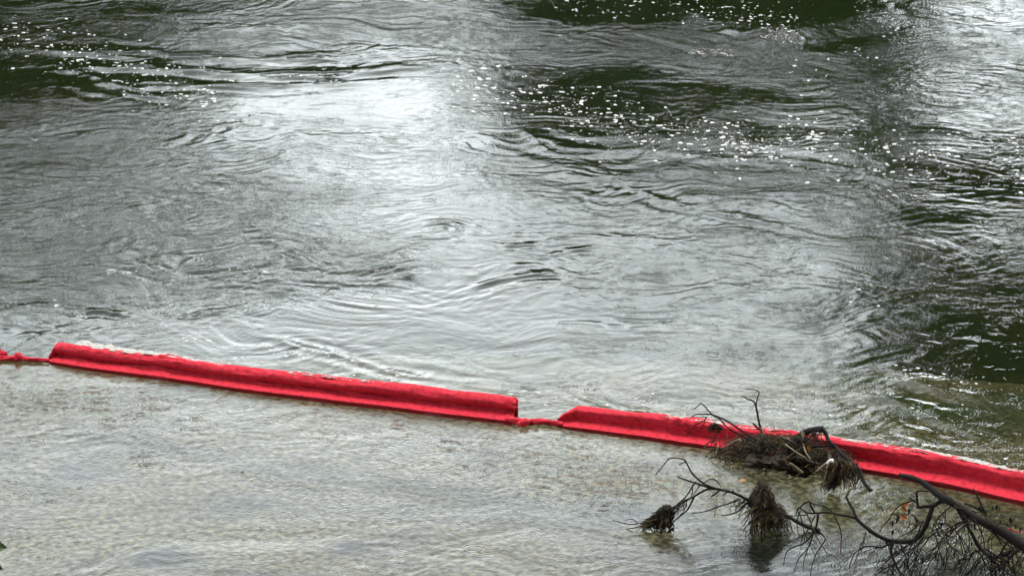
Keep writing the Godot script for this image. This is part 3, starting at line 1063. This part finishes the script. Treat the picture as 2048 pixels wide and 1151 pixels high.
	for k in 16:
		sprig(ct, at_depth(rng.randf_range(1535, 1562), rng.randf_range(1018, 1030), zb + 0.05), Vector3(-1, rng.randf_range(-0.7, -0.1), 0.2), rng.randf_range(0.12, 0.2), 0.0024, 0.03, 0)
	hang(cs, at_depth(1478, 1000, zb), at_depth(1510, 996, zb), 26, 0.04, 0.13, 0.0022, Vector3(-0.05, 0, 0))
	var ls2 := new_st()
	for k in 70:
		var f := rng.randf()
		var q := (peak if k < 45 else at_depth(1327, 1018, zb)) + Vector3(rng.randf_range(-1, 1) * (0.02 + 0.07 * f) + 0.05 * f, -0.24 * f, rng.randf_range(0.0, 0.07)) * (1.0 if k < 45 else 0.5)
		ls2.append_from(leaf_shape(q, Vector3(rng.randf_range(-1, 1), -1, rng.randf_range(-0.5, 0.5)).normalized(), Vector3(rng.randf_range(-0.5, 0.5), 0.4, 1).normalized(), rng.randf_range(0.02, 0.06), rng.randf_range(0.01, 0.026)), 0, Transform3D())
	var lo2 := obj("leaf_litter", ls2.commit(), litter, b)
	lo2.set_meta("kind", "stuff")
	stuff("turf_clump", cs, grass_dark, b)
	stuff("turf_straw", ct, grass_tan, b)
	var cap := new_st()
	tube(cap, PackedVector3Array([at_depth(1560, 1024, zb), at_depth(1556, 1022, zb + 0.02), at_depth(1552, 1022, zb + 0.03)]), 0.012, 0.010, 7)
	obj("broken_end", done(cap), pale_wood, b)

	# --- the big dead branch in front
	var f := thing("dead_branch", "thick dead branch reaching in from the lower right with drooping twigs", "branch", on_water(1950, 1230))
	var Q := 1225.0
	branch(f, [1798, 949, 1834, 958, 1858, 974, 1877, 989, 1905, 1005, 1946, 1033, 1989, 1054, 2025, 1076, 2060, 1098, 2140, 1140, 2260, 1215], Q - 20, Q + 40, 0.0115, 0.037, null, 0.004, "limb")
	branch(f, [1895, 1001, 1880, 1003, 1865, 1011, 1850, 1012, 1834, 1014], Q, Q, 0.0125, 0.010)
	branch(f, [1866, 1010, 1858, 1033, 1851, 1052, 1842, 1066, 1830, 1078], Q, Q, 0.0130, 0.0165)
	branch(f, [1834, 1080, 1808, 1083, 1782, 1081, 1758, 1072, 1736, 1057, 1717, 1041, 1711, 1030], Q, Q - 10, 0.0140, 0.0090)
	branch(f, [1712, 1034, 1706, 1018, 1698, 1005, 1692, 993], Q - 10, Q - 20, 0.0085, 0.0062)
	branch(f, [1692, 993, 1697, 982, 1699, 972, 1702, 962], Q - 20, Q - 20, 0.0060, 0.0035, pale_wood)
	branch(f, [1714, 1037, 1698, 1032, 1679, 1029, 1655, 1024, 1629, 1026, 1612, 1024, 1604, 1018, 1597, 1014, 1592, 1030], Q - 10, Q - 10, 0.0080, 0.0028)
	branch(f, [1630, 1025, 1622, 1012, 1618, 1002, 1604, 1010, 1596, 1018], Q - 10, Q - 10, 0.0040, 0.0022)
	branch(f, [1618, 1003, 1630, 1008, 1650, 1012, 1664, 1022], Q - 10, Q - 8, 0.0030, 0.0018)
	branch(f, [1784, 1083, 1782, 1105, 1790, 1124, 1798, 1141, 1812, 1156, 1820, 1190], Q, Q, 0.0082, 0.0045)
	branch(f, [1915, 1019, 1929, 1041, 1944, 1067, 1960, 1095, 1984, 1113, 2013, 1107, 2040, 1094], Q, Q, 0.0085, 0.0135)
	branch(f, [1972, 1028, 1964, 1012, 1953, 988, 1947, 976], Q, Q, 0.0085, 0.0030)
	branch(f, [1968, 1024, 1950, 1014, 1930, 1006], Q, Q, 0.0050, 0.0034)
	branch(f, [1836, 1014, 1834, 995, 1834, 983, 1846, 981, 1858, 982], Q, Q, 0.0042, 0.0026)
	branch(f, [1832, 1005, 1826, 1000, 1818, 993], Q, Q, 0.0034, 0.0022)
	branch(f, [1834, 998, 1820, 1002, 1800, 1010, 1788, 1022, 1776, 1040, 1766, 1050, 1760, 1062], Q, Q, 0.0026, 0.0012)
	branch(f, [1780, 1085, 1764, 1094, 1745, 1092, 1726, 1094, 1710, 1106, 1702, 1122, 1698, 1138], Q, Q, 0.0034, 0.0014)
	branch(f, [2020, 1078, 2010, 1090, 2002, 1104, 1996, 1112], Q, Q, 0.0070, 0.0050)
	branch(f, [1906, 1008, 1892, 1020, 1878, 1034, 1868, 1050, 1864, 1068], Q, Q, 0.0030, 0.0014)
	branch(f, [1890, 1020, 1891, 1032, 1890, 1046], Q, Q, 0.0018, 0.0010)
	branch(f, [1668, 1030, 1676, 1046, 1682, 1064, 1683, 1078], Q - 8, Q - 8, 0.0022, 0.0020)
	branch(f, [1683, 1076, 1682, 1092, 1682, 1108], Q - 8, Q - 8, 0.0028, 0.0020, mat(Color(0.16, 0.02, 0.03), 0.5), 0.0, "red_twig")
	branch(f, [1636, 1028, 1634, 1046, 1628, 1062, 1610, 1084, 1585, 1094, 1572, 1106, 1567, 1130], Q - 10, Q - 10, 0.0045, 0.0014)
	branch(f, [1632, 1056, 1646, 1070, 1650, 1080, 1634, 1104, 1624, 1130, 1621, 1152], Q - 10, Q - 10, 0.0030, 0.0014)
	branch(f, [1626, 1066, 1618, 1092, 1598, 1116, 1588, 1142], Q - 10, Q - 10, 0.0026, 0.0012)
	branch(f, [1616, 1096, 1608, 1120, 1607, 1144], Q - 10, Q - 10, 0.0018, 0.0010)
	branch(f, [1630, 1030, 1618, 1056, 1606, 1072, 1600, 1092], Q - 10, Q - 10, 0.0024, 0.0012)
	branch(f, [1600, 1022, 1594, 1044, 1596, 1066], Q - 10, Q - 10, 0.0018, 0.0010)
	var tw := new_st()
	var cones := new_st()
	for s in [[1835, 1080, 4], [1858, 1036, 3], [1930, 1045, 5], [1960, 1098, 7], [1990, 1112, 6], [2020, 1100, 6], [2046, 1100, 6], [1805, 1084, 3], [1900, 1010, 3], [1945, 1035, 5], [1985, 1056, 5], [1860, 1068, 4], [1790, 1124, 3], [1880, 1050, 4], [2060, 1100, 5], [1604, 1024, 3], [1740, 1060, 2]]:
		for k in s[2]:
			var q := at_depth(s[0] + rng.randf_range(-14, 14), s[1] + rng.randf_range(-4, 6), on_water(1024, Q + rng.randf_range(-12, 22)).z)
			sprig(tw, q, Vector3(rng.randf_range(-1.0, 0.7), rng.randf_range(-0.9, 0.1), rng.randf_range(-0.3, 0.5)), rng.randf_range(0.20, 0.40), rng.randf_range(0.0030, 0.0050), 0.06, 2, cones)
	for k in 14:
		var q := at_depth(rng.randf_range(1960, 2060), rng.randf_range(1040, 1070), on_water(1024, Q + 20).z)
		sprig(tw, q, Vector3(rng.randf_range(-0.3, 0.3), 1, 0.2), rng.randf_range(0.05, 0.16), 0.0014, -0.05, 1, cones)
	for k in 26:
		var q := at_depth(rng.randf_range(1780, 1836), rng.randf_range(1020, 1058), on_water(1024, Q - 10).z)
		sprig(tw, q, Vector3(rng.randf_range(-0.8, 0.8), rng.randf_range(-1, 0.4), 0.2), rng.randf_range(0.03, 0.09), 0.0018, 0.05, 1, cones)
	stuff("fine_twigs", tw, twig_wood, f)
	stuff("cones_and_catkins", cones, twig_wood, f)
	for k in 4:
		var lp := at_depth([1806, 1812, 1800, 1793][k], [1012, 1022, 1030, 1016][k], on_water(1024, Q - 6).z)
		var dl := obj("dead_leaf", leaf_shape(lp, Vector3([0.6, -0.5, 0.8, -0.6][k], [0.5, 0.5, -0.4, -0.3][k], 0.1).normalized(), Vector3(0, 0.5, 1).normalized(), 0.045, 0.028), rust_leaf if k < 3 else bleached, f)
		if k == 0: dl.set_meta("label", "curled orange dead leaf caught in the twigs")
	# loose orange bits on the water
	for k in 3:
		var p := on_water([1524, 1533, 1478][k], [936, 931, 962][k], 0.006)
		tag(obj("dead_leaf", leaf_shape(p, Vector3([1, 0.3, 0.8][k], 0.02, [0.2, -0.8, -0.3][k]).normalized(), Vector3.UP, 0.05, 0.024), rust_leaf),
			["orange dead leaf at the foot of the driftwood heap", "curled orange leaf on the near edge of the driftwood heap", "pale orange leaf afloat between the heap and the snagged branch"][k], "leaf")
	# red cord in the water at the right edge
	var rc := new_st()
	tube(rc, curve(PackedVector3Array([on_water(2014, 1055, -0.02), on_water(2030, 1062, -0.004), on_water(2050, 1065, -0.006), on_water(2120, 1072, -0.02)]), 6), 0.004, 0.005, 6)
	tag(obj("red_cord", done(rc), red_cloth), "red cord lying in the water behind the thick branch at the right edge", "cord")

# ------------------------------------------------------------------ foam
func foam_mesh(s: int, ragged: float) -> ArrayMesh:
	var r := RandomNumberGenerator.new()
	r.seed = s
	var n := 16
	var out := []
	var ph := r.randf() * TAU
	for k in n:
		out.append(1.0 + ragged * (r.randf_range(-0.5, 0.5) + 0.5 * sin(2 * TAU * k / n + ph) + 0.3 * sin(3 * TAU * k / n + 2 * ph)))
	var rows := []
	for ring in [[1.0, -0.10], [1.0, 0.02], [0.88, 0.10], [0.55, 0.15], [0.02, 0.17]]:
		var row := PackedVector3Array()
		for k in n + 1:
			var w := TAU * k / n
			var q: float = out[k % n] * ring[0]
			row.append(Vector3(cos(w) * q, ring[1] * (1 + 0.3 * sin(k * 2.3)), sin(w) * q * 0.8))
		rows.append(row)
	rows.reverse()
	return sheet(rows)

func build_foam() -> void:
	var m := mat(Color(0.52, 0.53, 0.52), 0.9, 0.3)
	var shapes := []
	for k in 8: shapes.append(foam_mesh(300 + k, 0.35 if k < 5 else 0.75))
	var made := []
	# line the foam follows, half-width in rows, count, radius range, place
	var zones := [
		[[-30, 60, 150, 100, 280, 150, 420, 205], 52, 420, 0.014, 0.050, "white foam fleck among the dark wave streaks at upper left"],
		[[60, 110, 330, 130, 560, 150, 700, 148], 30, 130, 0.012, 0.035, "white foam fleck on the long wave crests at upper left"],
		[[920, 170, 1130, 215, 1300, 255, 1480, 285], 54, 640, 0.014, 0.055, "white foam fleck in the dark green band right of centre"],
		[[1480, 285, 1650, 295, 1850, 305, 2060, 320], 56, 520, 0.014, 0.055, "white foam fleck in the dark green band at far right"],
		[[1120, 10, 1300, 12, 1450, 25, 1580, 55], 30, 330, 0.012, 0.045, "white foam fleck on the dark water at the top edge"],
		[[1560, 130, 1650, 150, 1760, 85, 1850, 75], 40, 70, 0.012, 0.040, "white foam fleck below the standing wave at upper right"],
		[[1590, 10, 1750, 20, 1850, 60], 35, 60, 0.012, 0.035, "white foam fleck at the top right of the river"],
		[[390, 682, 560, 700, 720, 740, 860, 775, 1060, 800, 1300, 805], 13, 110, 0.012, 0.036, "ragged white foam scrap drifting behind the left boom"],
		[[0, 602, 60, 606, 150, 625, 250, 660], 12, 22, 0.012, 0.036, "ragged white foam scrap near the left edge above the boom"],
		[[1600, 830, 1750, 860, 1900, 900, 2040, 920], 55, 46, 0.014, 0.036, "round white foam fleck behind the right boom"],
		[[1800, 740, 1900, 770, 2040, 760], 30, 26, 0.016, 0.040, "round white foam fleck on the dark green water at right"],
		[[1680, 600, 1830, 600, 2040, 590], 30, 14, 0.012, 0.030, "lone white foam fleck on the ringed water at right"],
		[[1520, 72, 1560, 74, 1590, 92], 11, 70, 0.008, 0.020, "white spray on the breaking crest at upper right"],
		[[500, 190, 700, 200, 880, 200], 30, 50, 0.008, 0.018, "tiny foam fleck on the mirror-smooth patch at upper centre"],
	]
	for zi in zones.size():
		var zn: Array = zones[zi]
		var raw := PackedVector3Array()
		for i in zn[0].size() / 2: raw.append(Vector3(zn[0][i * 2], zn[0][i * 2 + 1], 0))
		var line := curve(raw, 12)
		for k in zn[2]:
			var q := line[rng.randi() % line.size()]
			var p := on_water(q.x + rng.randf_range(-16, 16), q.y + rng.randfn() * zn[1] * 0.55)
			if rng.randf() < 0.25 and made.size() > 0 and made[-1][3] == zi:
				p = made[-1][1] + Vector3(rng.randf_range(-0.10, 0.10), 0, rng.randf_range(-0.08, 0.08))
			var big := rng.randf()
			made.append([0.31 * lerpf(zn[3] * 0.7, zn[4], pow(big, 3.6)), p, k, zi])
	made.sort_custom(func(a, b): return a[0] / -a[1].z > b[0] / -b[1].z)
	var rest := new_st()
	for k in made.size():
		var e: Array = made[k]
		var p: Vector3 = e[1]
		p.y = water_height(p.x, p.z) + 0.002
		var r: float = e[0]
		var ragged: bool = e[3] in [7, 8]
		var shape: ArrayMesh = shapes[(5 + k % 3) if ragged else k % 8 if k % 5 == 0 else k % 5]
		var tr := Transform3D(Basis(Vector3.UP, rng.randf() * TAU).scaled(Vector3(r * rng.randf_range(1.0, 1.9 if ragged else 1.4), minf(r, 0.03), r)), p)
		if k < 300:
			var o := obj("foam_fleck", shape, m)
			o.transform = tr
			tag(o, zones[e[3]][5], "foam", "foam flecks drifting on the river")
		else:
			rest.append_from(shape, 0, tr)
	var o2 := obj("small_foam", rest.commit(), m)
	tag(o2, "scattered small white foam bubbles drifting over the river", "foam", "", "stuff")

# ------------------------------------------------------------------ leaf at the lower left corner
func build_sprig() -> void:
	var m := mat(Color(0.035, 0.075, 0.015), 0.5, 0.4)
	m.cull_mode = BaseMaterial3D.CULL_DISABLED
	var z := -7.5
	var foot := at_depth(-60, 1300, z)
	foot.y = 3.0
	var t := thing("bank_weed", "green toothed leaf of a bank plant at the lower left corner", "plant", foot)
	var st := new_st()
	var p := curve(PackedVector3Array([foot, at_depth(-64, 1260, z), at_depth(-48, 1170, z), at_depth(-30, 1090, z)]), 8)
	tube(st, p, 0.006, 0.003, 6)
	obj("stem", done(st), m, t)
	for s in [[-34, 1092, 48, -0.1], [-40, 1125, 46, -0.35], [-40, 1150, 40, -0.75], [-44, 1120, -60, -0.2], [-50, 1180, -60, 0.1], [-52, 1200, 50, -0.1]]:
		var a := at_depth(s[0], s[1], z)
		var e := at_depth(s[0] + s[2], s[1] - s[3] * 40.0, z + 0.01)
		obj("leaf", leaf_shape(a, (e - a).normalized(), Vector3(0, 0.7, 0.7), a.distance_to(e), a.distance_to(e) * 0.62, 0.14), m, t)

# ------------------------------------------------------------------
func _ready() -> void:
	rng.seed = 20
	var cam := Camera3D.new()
	cam.name = "camera"
	cam.position = EYE
	cam.rotation_degrees = Vector3(PITCH, 0, 0)
	cam.fov = FOV
	cam.near = 0.1
	cam.far = 1000
	add_child(cam)
	var sky := ProceduralSkyMaterial.new()
	sky.sky_top_color = Color(0.026, 0.029, 0.033).linear_to_srgb()
	sky.sky_horizon_color = Color(0.965, 1.0, 1.0)
	sky.sky_curve = 0.16
	sky.ground_bottom_color = Color(0.15, 0.16, 0.12)
	sky.ground_horizon_color = Color(0.3, 0.32, 0.28)
	var clouds := NoiseTexture2D.new()
	var cn := noise(3, 0.006, 5)
	clouds.noise = cn
	clouds.width = 1024
	clouds.height = 512
	clouds.seamless = true
	var cr := Gradient.new()
	cr.set_color(0, Color(0, 0, 0))
	cr.set_color(1, Color(0.10, 0.10, 0.105))
	clouds.color_ramp = cr
	sky.sky_cover = clouds
	var env := Environment.new()
	env.background_mode = Environment.BG_SKY
	env.sky = Sky.new()
	env.sky.sky_material = sky
	env.tonemap_mode = Environment.TONE_MAPPER_LINEAR
	env.tonemap_exposure = 3.35
	env.background_energy_multiplier = 5.0
	env.volumetric_fog_enabled = true
	env.volumetric_fog_density = 0.0
	env.sdfgi_enabled = true
	env.ssao_enabled = true
	env.ssil_enabled = true
	var we := WorldEnvironment.new()
	we.name = "environment"
	we.environment = env
	add_child(we)
	var sun := DirectionalLight3D.new()
	sun.name = "sun"
	sun.light_energy = 0.32
	sun.light_angular_distance = 25
	sun.light_color = Color(1, 0.98, 0.95)
	sun.rotation_degrees = Vector3(-78, 160, 0)
	sun.shadow_enabled = true
	add_child(sun)

	build_bed()
	build_tint()
	build_water()
	build_bank("near_bank", "grassy near bank sloping down to the river", NEAR_SHORE + 0.2, -1.5, 0.1, 6.4, 150)
	build_bank("far_bank", "wooded far bank rising from the river", FAR_SHORE - 0.5, -60, 0.1, 3.0, -400)
	build_trees()
	rng.seed = 21
	build_booms()
	rng.seed = 20
	build_driftwood()
	rng.seed = 22
	build_foam()
	build_sprig()
